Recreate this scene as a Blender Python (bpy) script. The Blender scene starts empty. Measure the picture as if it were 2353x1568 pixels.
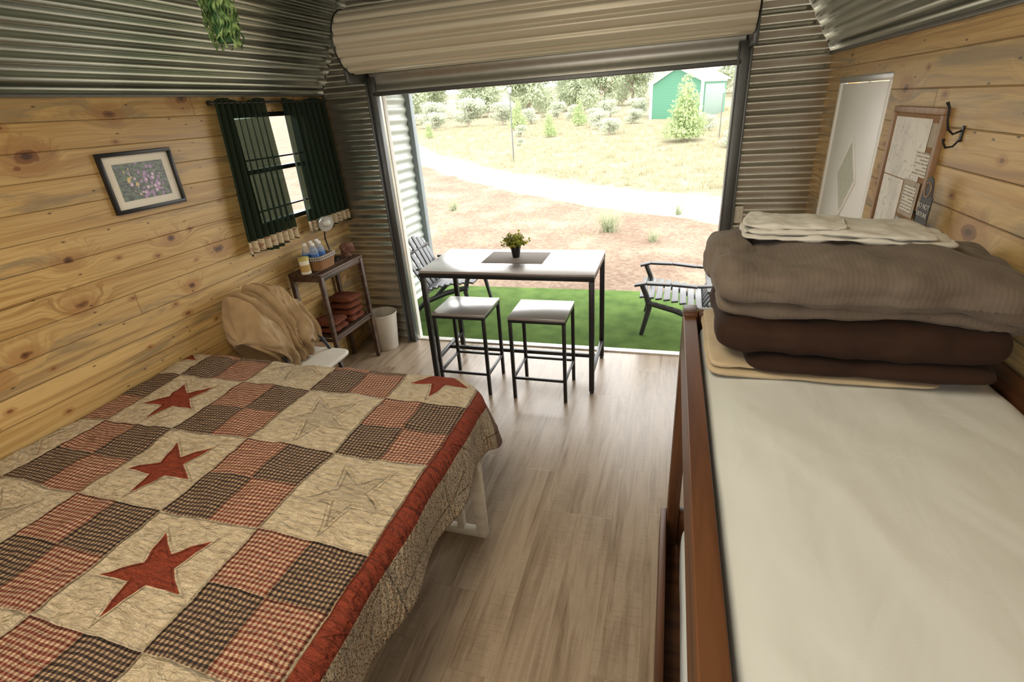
import bpy, bmesh, math, random
from mathutils import Vector, Matrix, noise as mnoise
random.seed(7)
pi=math.pi
COL=bpy.context.scene.collection
# ------------------------------------------------------------------ node DSL
class E:
    def __init__(s,t,k): s.t=t; s.k=k
    def __add__(s,o): return s.t.m('ADD',s,o)
    __radd__=__add__
    def __sub__(s,o): return s.t.m('SUBTRACT',s,o)
    def __rsub__(s,o): return s.t.m('SUBTRACT',o,s)
    def __mul__(s,o): return s.t.m('MULTIPLY',s,o)
    __rmul__=__mul__
    def __truediv__(s,o): return s.t.m('DIVIDE',s,o)
    def gt(s,o): return s.t.m('GREATER_THAN',s,o)
    def lt(s,o): return s.t.m('LESS_THAN',s,o)
    def abs(s): return s.t.m('ABSOLUTE',s)
    def floor(s): return s.t.m('FLOOR',s)
    def frac(s): return s.t.m('FRACT',s)
    def max(s,o): return s.t.m('MAXIMUM',s,o)
    def min(s,o): return s.t.m('MINIMUM',s,o)
    def sm(s,a,b,x=0,y=1):
        n=s.t.n('ShaderNodeMapRange'); n.interpolation_type='SMOOTHSTEP'
        s.t.set(n.inputs[0],s)
        for i,v in zip((1,2,3,4),(a,b,x,y)): n.inputs[i].default_value=v
        return E(s.t,n.outputs[0])
class T:
    def __init__(s,name,col=None,rough=.5,metal=0.,spec=None,**kw):
        s.mat=bpy.data.materials.new(name); s.mat.use_nodes=True
        s.nt=s.mat.node_tree; s.b=s.nt.nodes['Principled BSDF']
        s.set(s.b.inputs['Roughness'],rough); s.set(s.b.inputs['Metallic'],metal)
        if col is not None: s.set(s.b.inputs['Base Color'],col)
        if spec is not None: s.b.inputs['Specular IOR Level'].default_value=spec
        for k,v in kw.items(): s.set(s.b.inputs[k.replace('_',' ')],v)
    def n(s,t): return s.nt.nodes.new(t)
    def set(s,sock,v):
        if isinstance(v,E): s.nt.links.new(v.k,sock)
        elif isinstance(v,(tuple,list)):
            d=sock.default_value
            sock.default_value=tuple(v)+((1,) if len(d)==4 and len(v)==3 else ())
        else: sock.default_value=v
    def m(s,op,a,b=None,c=None):
        n=s.n('ShaderNodeMath'); n.operation=op
        s.set(n.inputs[0],a)
        if b is not None: s.set(n.inputs[1],b)
        if c is not None: s.set(n.inputs[2],c)
        return E(s,n.outputs[0])
    def pos(s): return E(s,s.n('ShaderNodeNewGeometry').outputs['Position'])
    def obj(s): return E(s,s.n('ShaderNodeTexCoord').outputs['Object'])
    def uv(s): return E(s,s.n('ShaderNodeTexCoord').outputs['UV'])
    def sep(s,v):
        n=s.n('ShaderNodeSeparateXYZ'); s.set(n.inputs[0],v); return [E(s,o) for o in n.outputs]
    def comb(s,x,y,z=0.):
        n=s.n('ShaderNodeCombineXYZ')
        for i,v in enumerate((x,y,z)): s.set(n.inputs[i],v)
        return E(s,n.outputs[0])
    def noise(s,v,scale=1.,detail=3.,rough=.5,dist=0.):
        n=s.n('ShaderNodeTexNoise'); s.set(n.inputs['Vector'],v)
        for k,x in (('Scale',scale),('Detail',detail),('Roughness',rough),('Distortion',dist)): s.set(n.inputs[k],x)
        return E(s,n.outputs[0])
    def vor(s,v,scale=1.,feature='F1',dim='3D'):
        n=s.n('ShaderNodeTexVoronoi'); n.voronoi_dimensions=dim; n.feature=feature; s.set(n.inputs['Vector'],v); n.inputs['Scale'].default_value=scale
        return E(s,n.outputs['Distance']), (E(s,n.outputs['Color']) if feature=='F1' else None)
    def white(s,v):
        n=s.n('ShaderNodeTexWhiteNoise'); n.noise_dimensions='3D'; s.set(n.inputs['Vector'],v); return E(s,n.outputs['Value'])
    def mix(s,f,a,b,mode='MIX'):
        n=s.n('ShaderNodeMix'); n.data_type='RGBA'; n.blend_type=mode
        s.set(n.inputs[0],f); s.set(n.inputs[6],a); s.set(n.inputs[7],b); return E(s,n.outputs[2])
    def ramp(s,f,stops):
        n=s.n('ShaderNodeValToRGB'); s.set(n.inputs[0],f); cr=n.color_ramp
        while len(cr.elements)<len(stops): cr.elements.new(.5)
        for e,(p,c) in zip(cr.elements,stops): e.position=p; e.color=tuple(c)+(1,)
        return E(s,n.outputs[0])
    def base(s,c): s.set(s.b.inputs['Base Color'],c); return s
    def rough(s,c): s.set(s.b.inputs['Roughness'],c); return s
    def bump(s,h,strength=.3,dist=.01):
        n=s.n('ShaderNodeBump'); n.inputs['Strength'].default_value=strength; n.inputs['Distance'].default_value=dist
        s.set(n.inputs['Height'],h); s.nt.links.new(n.outputs[0],s.b.inputs['Normal']); return s

def fabric(name,c1,c2,scale=40,bump=.3,rough=.9,rib=0,sheen=.12):
    t=T(name,rough=rough,spec=.2); p=t.obj()
    n1=t.noise(p,6,4); n2=t.noise(p,scale,4); fz=t.noise(p,420,2)
    f=(n1*.6+n2*.4).sm(.3,.7)
    t.base(t.mix(f,c1,c2))
    t.set(t.b.inputs['Sheen Weight'],sheen)
    h=n2*.6+n1*.6+fz*.12
    if rib:
        x,y,z=t.sep(p); h=h+t.m('SINE',x*rib+n1*6.)*.10
    t.bump(h,bump,.006)
    return t.mat
def woodm(name,c1,c2,axis=0,rough=.45,scale=1.,spec=.5):
    t=T(name,rough=rough,spec=spec); x,y,z=t.sep(t.obj())
    a=[x,y,z]; mult=[28.,28.,28.]; mult[axis]=1.6
    v=t.comb(a[0]*(mult[0]*scale),a[1]*(mult[1]*scale),a[2]*(mult[2]*scale))
    g=t.noise(v,1.,4,.6,.4)
    t.base(t.mix(g.sm(.35,.65),c1,c2)); t.bump(g,.15,.003); t.rough(g*.2+rough-.1)
    return t.mat
def plain(name,c,rough=.5,metal=0.,var=.12,**kw):
    t=T(name,rough=rough,metal=metal,**kw); n=t.noise(t.obj(),14,3)
    t.base(t.mix(n,tuple(v*(1-var) for v in c),tuple(min(1,v*(1+var)) for v in c)))
    return t.mat

def pine_wall():
    t=T('pine_planks',rough=.5,spec=.5); x,y,z=t.sep(t.pos())
    P=.122; side=x.gt(-1.)
    row=((z+.03)/P).floor(); fz=((z+.03)/P).frac()
    r1=t.white(t.comb(row,3.1,side))
    yy=y+r1*7.+side*31.
    ki=(yy/3.1).floor(); jf=(yy/3.1).frac()
    r2=t.white(t.comb(row,ki,side)); r3=t.white(t.comb(row,ki,side+7.))
    zz=z+side*.37
    wob=t.noise(t.comb(yy,zz,row),16,3)
    ky=y+side*5.3
    def knots(sy,sz,seed,thr,smin,smax):
        kd,kc=t.vor(t.comb(ky*sy+seed,zz*sz+seed*1.7),1.,dim='2D')
        a,b_,c_=t.sep(kc); kd=kd+(wob-.5)*smax*1.2
        return kd,(b_*b_*(smax-smin)+smin),a.gt(thr)
    k1,s1,o1=knots(2.2,3.6,3.,.48,.05,.11)
    k2,s2,o2=knots(4.2,7.5,11.,.70,.04,.075)
    knot=((s1-k1).sm(-.015,.012)*o1).max((s2-k2).sm(-.012,.010)*o2)
    core=((s1*.5-k1).sm(-.02,.02)*o1)
    halo=((s1*2.3-k1).sm(-.10,.02)*o1).max((s2*2.2-k2).sm(-.06,.02)*o2)
    ring=(k1.sm(.0,.42,1,0))*o1
    flow=t.noise(t.comb(yy*.8,zz*4.,row),1.2,3)
    gy=zz*58.+ring*6.+flow*9.
    grain=t.noise(t.comb(yy*.6,gy,row*5.),1.,5,.62)
    gl=t.noise(t.comb(yy*.5,zz*16.+ring*2.5+flow*3.,row*4.),1.,3,.5)
    fine=t.noise(t.comb(yy*5,zz*260.,row),1,3)
    c=t.ramp(grain*.6+gl*.4,[(.38,(.28,.15,.045)),(.46,(.49,.315,.11)),(.53,(.64,.44,.18)),(.62,(.43,.255,.08))])
    c=t.mix(fine.sm(.4,.65,0,.30),c,(.30,.175,.062))
    c=t.mix(r2*.5,c,(.68,.49,.225))
    st=t.noise(t.comb(yy*1.0+r2*9.,zz*9.+ring*.5,row*2.),1.,5,.68,.7)
    c=t.mix((st+(r2-.5)*.16).sm(.50,.65,0,.72),c,(.195,.165,.11))
    st2=t.noise(t.comb(yy*.7+r1*5.,zz*26.,row*2.+8.),1.,4,.6,.3)
    c=t.mix(st2.sm(.5,.64,0,.5),c,(.38,.20,.055))
    c=t.mix(r3*.26,c,(.30,.185,.075))
    c=t.mix(halo*.5,c,(.30,.13,.038))
    c=t.mix(knot*.82,c,(.17,.065,.02)); c=t.mix(core*.85,c,(.05,.02,.01))
    pv,pc=t.vor(t.comb(ky*9.,zz*24.),1.,dim='2D'); c=t.mix((pv.sm(.05,.11,1,0))*t.sep(pc)[0].gt(.87)*.85,c,(.04,.02,.01))
    gro=(fz-.5).abs().sm(.472,.498)
    end=(jf-.5).abs().sm(.4988,.4996)
    c=t.mix(gro*.38+end*.35,c,(.09,.055,.025))
    t.base(c); t.bump((gro.max(end))*-1.+grain*.12-knot*.1,.7,.005); t.rough(grain*.3+.25)
    return t.mat

def laminate():
    t=T('vinyl_plank_floor',rough=.3,spec=.6); x,y,z=t.sep(t.pos())
    W=.18; row=((x+9.)/W).floor(); fx=((x+9.)/W).frac()
    r1=t.white(t.comb(row,1.,0.)); yy=y+r1*5.; k=(yy/1.22).floor(); fy=(yy/1.22).frac()
    r2=t.white(t.comb(row,k,2.))
    g=t.noise(t.comb(x*30.,yy*1.1+r2*20.,row),1.,6,.64,.6)
    g2=t.noise(t.comb(x*8.,yy*.9+r2*9.,row),1.,5,.65,1.2)
    saw=t.noise(t.comb(x*12.,yy*100.,row),1,2)
    blot=t.noise(t.comb(x*5.,yy*1.2,row*3.),1.,4,.6)
    c=t.ramp(g*.55+g2*.45,[(.36,(.17,.115,.072)),(.45,(.29,.215,.148)),(.53,(.395,.31,.225)),(.64,(.285,.215,.148))])
    c=t.mix(saw.sm(.5,.62,0,.3)*blot.sm(.4,.6),c,(.15,.10,.065))
    c=t.mix(r2*.3,c,(.41,.325,.235))
    c=t.mix(blot.sm(.5,.68,0,.38),c,(.19,.135,.09))
    e=(fx-.5).abs().sm(.492,.499).max((fy-.5).abs().sm(.4985,.4997))
    c=t.mix(e*.4,c,(.10,.075,.05))
    t.base(c); t.rough(g*.2+.2); t.bump(e*-.7+g*.3+saw*.12,.22,.002)
    return t.mat

def galv(name,c1,c2,rough=.33,metal=.9):
    t=T(name,metal=metal); p=t.pos()
    n=t.noise(p,1.6,3,.5)
    t.base(t.mix(n.sm(.35,.65),c1,c2)); t.rough(n*.08+rough-.04)
    return t.mat

def quilt_mat():
    t=T('patchwork_quilt',rough=.92,spec=.15); u,v,_=t.sep(t.uv())
    wu=t.noise(t.comb(u,v,0.),3.,2); wv_=t.noise(t.comb(u,v,5.),3.,2)
    u0,v0=u,v
    u=u+(wu-.5)*.04; v=v+(wv_-.5)*.04
    S=.43
    ku=((u+1.911)/S+.5).floor(); mv=((v-1.173)/S+.5).floor()
    du=u+1.911-ku*S; dv=v-1.173-mv*S
    par=t.m('MODULO',ku+mv+40.,4.)
    isred=par.lt(.5); isghost=(par-2.).abs().lt(.5); ispatch=(t.m('MODULO',par,2.)-1.).abs().lt(.5)
    ang=t.m('ARCTAN2',dv,du)+pi/2
    f=(((ang/(2*pi/5))+10.5).frac()-.5).abs()*(2*pi/5)
    rho=t.m('SQRT',du*du+dv*dv)
    px=rho*t.m('COSINE',f); py=rho*t.m('SINE',f)
    R=.172; r=.066; bx=r*math.cos(pi/5)-R; by=r*math.sin(pi/5); L=math.hypot(bx,by)
    sd=(py*bx-(px-R)*by)/L
    star=sd.gt(0.)
    q=(du.gt(0.)-dv.gt(0.)).abs()
    p=.0165
    su=(u/p).frac().gt(.52); sv=(v/p).frac().gt(.52)
    cnt=(su+sv)*.5
    redg=t.ramp(cnt,[(.0,(.60,.46,.315)),(.5,(.35,.16,.105)),(1.,(.165,.034,.027))])
    navg=t.ramp(cnt,[(.0,(.47,.34,.215)),(.5,(.14,.085,.06)),(1.,(.026,.025,.028))])
    patch=t.mix(q,navg,redg)
    n=t.noise(t.comb(u,v,0.),30,4); wv=t.noise(t.comb(u*420.,v*420.,0.),1.,2)
    cream=t.mix(n.sm(.3,.7),(.53,.43,.295),(.64,.54,.385))
    fineg=((u/.006).frac().gt(.6)+(v/.006).frac().gt(.6))*.5
    starred=t.mix(fineg,(.30,.060,.030),(.20,.036,.019))
    ghostc=t.mix(((u/.0085).frac().gt(.7)).max((v/.0085).frac().gt(.7)),cream,(.31,.26,.19))
    c=cream
    c=t.mix(star*isred,c,starred); c=t.mix(star*isghost*.65,c,ghostc)
    c=t.mix(ispatch,c,patch)
    e=(u0-(-.836)).max(v0-2.245)
    bw=.08
    pl=((u/.011).frac().gt(.5)+(v/.011).frac().gt(.5))*.5
    bd1=t.ramp(pl,[(.0,(.46,.36,.25)),(.5,(.21,.09,.07)),(1.,(.05,.035,.035))])
    pv,pcc=t.vor(t.comb(u,v,0.),130.,dim='2D'); spk=pv.lt(.33)*t.sep(pcc)[0].gt(.45)
    bd2=t.mix(spk,(.58,.49,.36),t.mix(t.sep(pcc)[1].gt(.5),(.10,.08,.07),(.28,.09,.06)))
    border=t.mix(v0.gt(1.93),bd2,bd1)
    c=t.mix(e.gt(0.),c,t.mix(.25,starred,(.16,.03,.018))); c=t.mix(e.gt(bw),c,border)
    c=t.mix((n-.5).abs()*.3,c,(.2,.14,.09))
    t.base(c)
    seam=((du.abs()-S/2).abs().sm(0.,.010,1,0)).max((dv.abs()-S/2).abs().sm(0.,.010,1,0))
    seam2=(du.abs().sm(0.,.008,1,0)).max(dv.abs().sm(0.,.008,1,0))*ispatch
    stl=((sd.abs()-.004).sm(0.,.008,1,0))*(1.-ispatch)
    wr=t.noise(t.comb(u*20.+v*8,v*75.,0.),1.,3,.6,1.0)
    wr2=t.noise(t.comb(u*12.,v*22.,3.),1.,3,.6,1.2)
    lines=t.m('SINE',(v+u*.25+wu*.2)*210.)
    t.bump((wr-.5)*1.7+wr2*2.6+n*.6-seam*1.6-seam2*1.1-stl*.9+lines*.26+wv*.06,1.,.013)
    return t.mat

# ------------------------------------------------------------------ mesh builder
class B:
    def __init__(s): s.bm=bmesh.new(); s.tm=bpy.data.meshes.new('tmp')
    def add(s,b,mat=0):
        for f in b.faces: f.material_index=mat; f.smooth=True
        b.to_mesh(s.tm); s.bm.from_mesh(s.tm); b.free(); return s
    def box(s,c,size,rot=None,bev=.003,mat=0,seg=2):
        b=bmesh.new(); bmesh.ops.create_cube(b,size=1)
        bmesh.ops.scale(b,vec=size,verts=b.verts)
        if bev>0: bmesh.ops.bevel(b,geom=b.edges[:],offset=min(bev,min(size)*.45),segments=seg,affect='EDGES',profile=.5)
        M=Matrix.Translation(c)
        if rot is not None:
            R=rot if isinstance(rot,Matrix) else (Matrix.Rotation(rot[2],4,'Z')@Matrix.Rotation(rot[1],4,'Y')@Matrix.Rotation(rot[0],4,'X'))
            M=M@R
        b.transform(M); return s.add(b,mat)
    def bb(s,x0,x1,y0,y1,z0,z1,**k): return s.box(((x0+x1)/2,(y0+y1)/2,(z0+z1)/2),(x1-x0,y1-y0,z1-z0),**k)
    def beam(s,p,q,w,h,bev=.003,mat=0,up=(0,0,1)):
        p=Vector(p);q=Vector(q);d=q-p;L=d.length;d.normalize();u=Vector(up);
        if abs(d.dot(u))>.98: u=Vector((1,0,0))
        a=d.cross(u).normalized(); u=a.cross(d)
        R=Matrix((a,d,u)).transposed().to_4x4()
        return s.box((p+q)/2,(w,L,h),rot=R,bev=bev,mat=mat)
    def cyl(s,p,q,r0,r1=None,seg=20,mat=0,caps=True):
        r1=r0 if r1 is None else r1
        p=Vector(p);q=Vector(q);d=q-p;L=d.length
        b=bmesh.new(); bmesh.ops.create_cone(b,cap_ends=caps,segments=seg,radius1=r0,radius2=max(r1,1e-5),depth=L)
        b.transform(Matrix.Translation((p+q)/2)@d.to_track_quat('Z','Y').to_matrix().to_4x4()); return s.add(b,mat)
    def tube(s,pts,r,seg=10,mat=0):
        b=bmesh.new(); pts=[Vector(p) for p in pts]; n=len(pts); rings=[]; 
        ref=None
        for i,p in enumerate(pts):
            d=(pts[min(i+1,n-1)]-pts[max(i-1,0)]).normalized()
            if ref is None: ref=d.orthogonal().normalized()
            a=(ref-d*ref.dot(d)).normalized(); ref=a; c=d.cross(a)
            rr=r[i] if isinstance(r,(list,tuple)) else r
            rings.append([b.verts.new(p+(a*math.cos(2*pi*k/seg)+c*math.sin(2*pi*k/seg))*rr) for k in range(seg)])
        for i in range(n-1):
            for k in range(seg): b.faces.new((rings[i][k],rings[i][(k+1)%seg],rings[i+1][(k+1)%seg],rings[i+1][k]))
        b.faces.new(rings[0][::-1]); b.faces.new(rings[-1]); bmesh.ops.recalc_face_normals(b,faces=b.faces)
        return s.add(b,mat)
    def lathe(s,prof,c=(0,0,0),seg=32,mat=0,sx=1,sy=1,sq=2.,wob=None):
        b=bmesh.new(); rings=[]
        for (r,z) in prof:
            ring=[]
            for k in range(seg):
                a=2*pi*k/seg; ca,sa=math.cos(a),math.sin(a); f=(abs(ca)**sq+abs(sa)**sq)**(-1/sq)
                rr=r*f*(1+(wob(a,z) if wob else 0))
                ring.append(b.verts.new((c[0]+rr*ca*sx,c[1]+rr*sa*sy,c[2]+z)))
            rings.append(ring)
        for i in range(len(rings)-1):
            for k in range(seg): b.faces.new((rings[i][k],rings[i][(k+1)%seg],rings[i+1][(k+1)%seg],rings[i+1][k]))
        if prof[0][0]>1e-4: b.faces.new(rings[0][::-1])
        if prof[-1][0]>1e-4: b.faces.new(rings[-1])
        bmesh.ops.remove_doubles(b,verts=b.verts,dist=1e-6)
        return s.add(b,mat)
    def grid(s,fn,nu,nv,mat=0,uvfn=None):
        b=bmesh.new(); V=[[b.verts.new(fn(i/nu,j/nv)) for j in range(nv+1)] for i in range(nu+1)]
        lay=b.loops.layers.uv.new('UVMap') if uvfn else None
        for i in range(nu):
            for j in range(nv):
                f=b.faces.new((V[i][j],V[i+1][j],V[i+1][j+1],V[i][j+1]))
                if lay:
                    for l,(a,c) in zip(f.loops,((i,j),(i+1,j),(i+1,j+1),(i,j+1))): l[lay].uv=uvfn(a/nu,c/nv)
        if lay:
            s.bm.free(); s.bm=b
            for f in b.faces: f.smooth=True; f.material_index=mat
            return s
        return s.add(b,mat)
    def prism(s,pts,depth,M=None,bev=0,mat=0):
        b=bmesh.new(); vs=[b.verts.new((p[0],p[1],0)) for p in pts]; f=b.faces.new(vs)
        r=bmesh.ops.extrude_face_region(b,geom=[f]); bmesh.ops.translate(b,verts=[v for v in r['geom'] if isinstance(v,bmesh.types.BMVert)],vec=(0,0,depth))
        bmesh.ops.recalc_face_normals(b,faces=b.faces)
        if bev: bmesh.ops.bevel(b,geom=b.edges[:],offset=bev,segments=1,affect='EDGES')
        if M: b.transform(M)
        return s.add(b,mat)
    def soft(s,c,size,n=4.,cuts=14,amp=0.,freq=6.,seed=0,mat=0,rot=0,pleat=None,fn=None,m=None):
        m=m or n
        b=bmesh.new(); bmesh.ops.create_cube(b,size=2); bmesh.ops.subdivide_edges(b,edges=b.edges[:],cuts=cuts,use_grid_fill=True)
        C=Vector(c)
        for v in b.verts:
            p=v.co; xy=(abs(p.x)**m+abs(p.y)**m)**(1/m); k=(xy**n+abs(p.z)**n)**(-1/n); q=p*k
            w=Vector((q.x*size[0]/2,q.y*size[1]/2,q.z*size[2]/2))
            nd=Vector((q.x/size[0],q.y/size[1],q.z/size[2])).normalized()
            if amp: w+=nd*amp*mnoise.fractal((w+C)*freq+Vector((seed*3.7,seed,0)),1.,2.,3)
            if pleat: w+=nd*pleat(w)
            if fn: w=fn(w)
            v.co=w
        b.transform(Matrix.Translation(c)@Matrix.Rotation(rot,4,'Z')); return s.add(b,mat)
    def raw(s,verts,faces,mat=0):
        m=bpy.data.meshes.new('t'); m.from_pydata(verts,[],faces)
        for p in m.polygons: p.material_index=mat
        s.bm.from_mesh(m); bpy.data.meshes.remove(m); return s
    def done(s,name,mats,parent=None,world=False,origin=None,ang=38,label=None,cat=None,group=None,kind=None):
        if parent is not None and world: bmesh.ops.translate(s.bm,vec=-parent.location,verts=s.bm.verts)
        if origin is not None: bmesh.ops.translate(s.bm,vec=-Vector(origin),verts=s.bm.verts)
        s.bm.normal_update()
        for e in s.bm.edges:
            if len(e.link_faces)==2 and e.calc_face_angle(0)>math.radians(ang): e.smooth=False
        me=bpy.data.meshes.new(name); s.bm.to_mesh(me); s.bm.free(); bpy.data.meshes.remove(s.tm)
        for m in (mats if isinstance(mats,(list,tuple)) else [mats]): me.materials.append(m)
        o=bpy.data.objects.new(name,me); COL.objects.link(o)
        if parent is not None: o.parent=parent
        if origin is not None: o.location=origin
        meta(o,label,cat,group,kind); return o
def meta(o,label=None,cat=None,group=None,kind=None):
    if label: o['label']=label
    if cat: o['category']=cat
    if group: o['group']=group
    if kind: o['kind']=kind
def thing(name,label,cat,loc,rotz=0,group=None,kind=None):
    o=bpy.data.objects.new(name,None); o.empty_display_size=.1; COL.objects.link(o)
    o.location=loc; o.rotation_euler=(0,0,rotz); meta(o,label,cat,group,kind); return o
def dup(o,loc=None,rotz=None,label=None,scale=None):
    def rec(x,par):
        c=x.copy(); COL.objects.link(c)
        if par is not None: c.parent=par
        for ch in [k for k in x.children]: rec(ch,c)
        return c
    c=rec(o,None)
    if loc is not None: c.location=loc
    if rotz is not None: c.rotation_euler=(0,0,rotz)
    if label: c['label']=label
    if scale: c.scale=scale
    return c
def text_into(b,s,M,size,mat=0,ext=.0006):
    cu=bpy.data.curves.new('t','FONT'); cu.body=s; cu.size=size; cu.extrude=ext; cu.align_x='CENTER'; cu.align_y='CENTER'
    o=bpy.data.objects.new('t',cu); COL.objects.link(o)
    dg=bpy.context.evaluated_depsgraph_get(); me=bpy.data.meshes.new_from_object(o.evaluated_get(dg))
    me.transform(M); t=bmesh.new(); t.from_mesh(me); b.add(t,mat); bpy.data.objects.remove(o)

# ------------------------------------------------------------------ materials
M_pine=pine_wall(); M_floor=laminate()
M_galv=galv('galvanized_corrugated',(.56,.54,.48),(.72,.70,.64),.31,.92)
M_ceil=galv('zinc_ceiling',(.38,.41,.365),(.50,.53,.48),.29,.94)
M_black=plain('black_metal',(.018,.018,.02),.35,.3)
M_dkgrey=plain('dark_grey_steel',(.12,.125,.125),.38,.6)
M_ltgrey=plain('zinc_grey_steel',(.36,.36,.335),.36,.8)
M_white=plain('white_paint',(.80,.79,.75),.45)
M_cream=plain('cream_paint',(.70,.66,.56),.5)
RW1,RW2=(.058,.021,.008),(.130,.052,.019)
M_redwood=woodm('brown_stained_wood',RW1,RW2,1,.42,.6,.35)
M_redwoodx=woodm('brown_stained_wood_cross',RW1,RW2,0,.42,.6,.35)
M_redwoodz=woodm('brown_stained_wood_post',RW1,RW2,2,.42,.6,.35)
M_dkwood=woodm('walnut_stand_wood',(.035,.018,.012),(.09,.05,.032),1,.42)
def sheetm(name,c1,c2):
    t=T(name,rough=.8,spec=.2); x,y,z=t.sep(t.pos())
    a=t.noise(t.comb(x*4.+y*2.,y*1.2-x*.6,z),1.1,2,.45,.4); w2=t.noise(t.comb(x*18.,y*3.,z),1.,2,.5,.3)
    w3=t.noise(t.comb(x*9.-y*4.,y*3.+x*2.,z),1.,3,.55,.6)
    fz=t.noise(t.pos(),300.,2)
    t.base(t.mix(a,c1,c2))
    t.bump(a*1.4+w2*.18+w3*.42+fz*.02,.55,.02); return t.mat
M_sheet=sheetm('white_fitted_sheet',(.60,.64,.66),(.65,.69,.705))
M_sheetw=fabric('white_folded_sheet',(.56,.56,.53),(.66,.66,.63),30,.4)
M_taupe=fabric('taupe_plush',(.120,.095,.078),(.160,.131,.109),26,.35,rib=520.)
M_brown=fabric('dark_brown_comforter',(.024,.0115,.0075),(.038,.019,.0125),10,.15,sheen=.04)
M_beige=fabric('beige_comforter',(.42,.34,.23),(.52,.43,.30),24,.3)
M_tan=fabric('tan_comforter',(.34,.235,.13),(.45,.325,.19),12,.25)
M_towel=fabric('rust_brown_towel',(.10,.027,.013),(.165,.052,.027),90,.7,sheen=0.)
M_quilt=quilt_mat()
M_matt=fabric('mattress_ticking',(.6,.6,.58),(.7,.7,.68),20,.2)

# ------------------------------------------------------------------ room shell
XL,XR,YB,YR=-2.735,.903,3.92,-1.7
b=B(); b.bb(XL-.1,XR+.1,YR-.1,YB+.03,-.12,0,bev=0); b.done('floor',M_floor,kind='structure',label='grey brown wood plank vinyl floor')
wy0,wy1,wz0,wz1=2.92,3.62,1.30,2.05
b=B()
for a in ((YR,wy0,0,2.16),(wy1,YB,0,2.16),(wy0,wy1,0,wz0),(wy0,wy1,wz1,2.16)):
    b.bb(XL-.1,XL,a[0],a[1],a[2],a[3],bev=0)
b.done('wall_left',M_pine,kind='structure',label='knotty pine tongue and groove plank wall with window')
dy0,dy1,dz1=2.82,3.62,1.99
b=B()
for a in ((YR,dy0,0,2.14),(dy1,YB,0,2.14),(dy0,dy1,dz1,2.14)):
    b.bb(XR,XR+.1,a[0],a[1],a[2],a[3],bev=0)
b.done('wall_right',M_pine,kind='structure',label='knotty pine tongue and groove plank wall with entry door')
b=B(); b.bb(XL-.1,XR+.1,YR-.1,YR,0,3.2,bev=0); b.done('wall_rear',M_pine,kind='structure',label='pine plank end wall')
PZ=.082
prof=[(XL-.005,2.14),(-2.36,2.76),(-.916,3.15),(.53,2.76),(XR+.005,2.12)]
def ceilpts():
    out=[]
    for a,c in zip(prof[:-1],prof[1:]):
        a=Vector((a[0],0,a[1]));c=Vector((c[0],0,c[1]));d=c-a;L=d.length;d.normalize();n=Vector((d.z,0,-d.x))
        k=round(L/PZ)
        N=k*16
        for i in range(N+1):
            s_=i/N; w=math.cos(2*pi*k*s_)
            w=math.copysign(abs(w)**.7,w)
            out.append(a+d*L*s_+n*(.0125*(w-1)))
    return out
cp=ceilpts()
b=B(); b.grid(lambda u,v:(cp[round(u*(len(cp)-1))].x,YR+(YB-YR)*v,cp[round(u*(len(cp)-1))].z),len(cp)-1,2)
b.done('ceiling',M_ceil,kind='structure',label='zinc grey corrugated metal gambrel ceiling',ang=80)
DX0,DX1,DZ=-2.22,.363,2.12
def xl(z): return XL if z<2.14 else (XL+(z-2.14)*(.375/.62) if z<2.76 else -2.36+(z-2.76)*(1.444/.39))
def xr(z): return XR if z<2.12 else (XR-(z-2.12)*(.373/.64) if z<2.76 else .53-(z-2.76)*(1.446/.39))
def wv(z,x=0): return YB-.002-.011*(1-math.cos(2*pi*z/.080))
b=B()
n1=int(2.12/.080*14)
b.grid(lambda u,v:(XL+(DX0-XL)*u,wv(v*DZ),v*DZ),4,n1)
b.grid(lambda u,v:(DX1+(XR-DX1)*u,wv(v*DZ),v*DZ),4,n1)
def up(u,v):
    z=DZ+v*(3.13-DZ); return (xl(z)+(xr(z)-xl(z))*u,wv(z),z)
b.grid(up,6,180)
b.bb(XL-.1,DX0,YB,YB+.03,-.1,3.2,bev=0); b.bb(DX1,XR+.1,YB,YB+.03,-.1,3.2,bev=0); b.bb(DX0,DX1,YB,YB+.03,DZ,3.2,bev=0)
b.done('wall_back',M_galv,kind='structure',label='galvanized corrugated metal wall around roll-up opening',ang=80)
b=B(); b.bb(DX0-.065,DX0,YB-.05,YB+.03,0,DZ+.12); b.bb(DX0-.07,DX0-.055,YB-.075,YB-.04,0,DZ+.1); b.done('trim_1',M_dkgrey,kind='structure',label='dark steel door guide')
b=B(); b.bb(DX1,DX1+.085,YB-.05,YB+.03,0,DZ+.12); b.bb(DX1+.07,DX1+.085,YB-.075,YB-.04,0,DZ+.1);b.bb(DX1+.0,DX1+.012,YB-.06,YB-.04,0,DZ+.1); b.done('trim_2',M_dkgrey,kind='structure',label='dark steel door guide')
b=B(); b.bb(DX0,DX1,YB+.01,YB+.075,-.02,.012); b.done('trim_3',M_white,kind='structure',label='white threshold strip')
b=B(); b.bb(DX0-.09,DX0+.005,YB+.035,YB+.09,-.05,DZ); b.done('trim_4',M_white,kind='structure',label='white exterior door trim')
b=B(); b.bb(XL,XL+.018,YR,YB,2.145,2.162,bev=.002);b.done('trim_5',M_dkgrey,kind='structure',label='thin dark metal edge strip')
b=B(); b.bb(XR-.018,XR,YR,YB,2.125,2.142,bev=.002);b.done('trim_6',M_dkgrey,kind='structure',label='thin dark metal edge strip')
def coilm():
    t=T('cream_roll_door',rough=.3,metal=.15,spec=.5); x,y,z=t.sep(t.pos())
    n=t.noise(t.comb(x*1.2,y*8,z*8),1,2); t.base(t.mix(n,(.62,.57,.45),(.70,.65,.53))); t.rough(n*.12+.24); return t.mat
M_coil=coilm()
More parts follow.
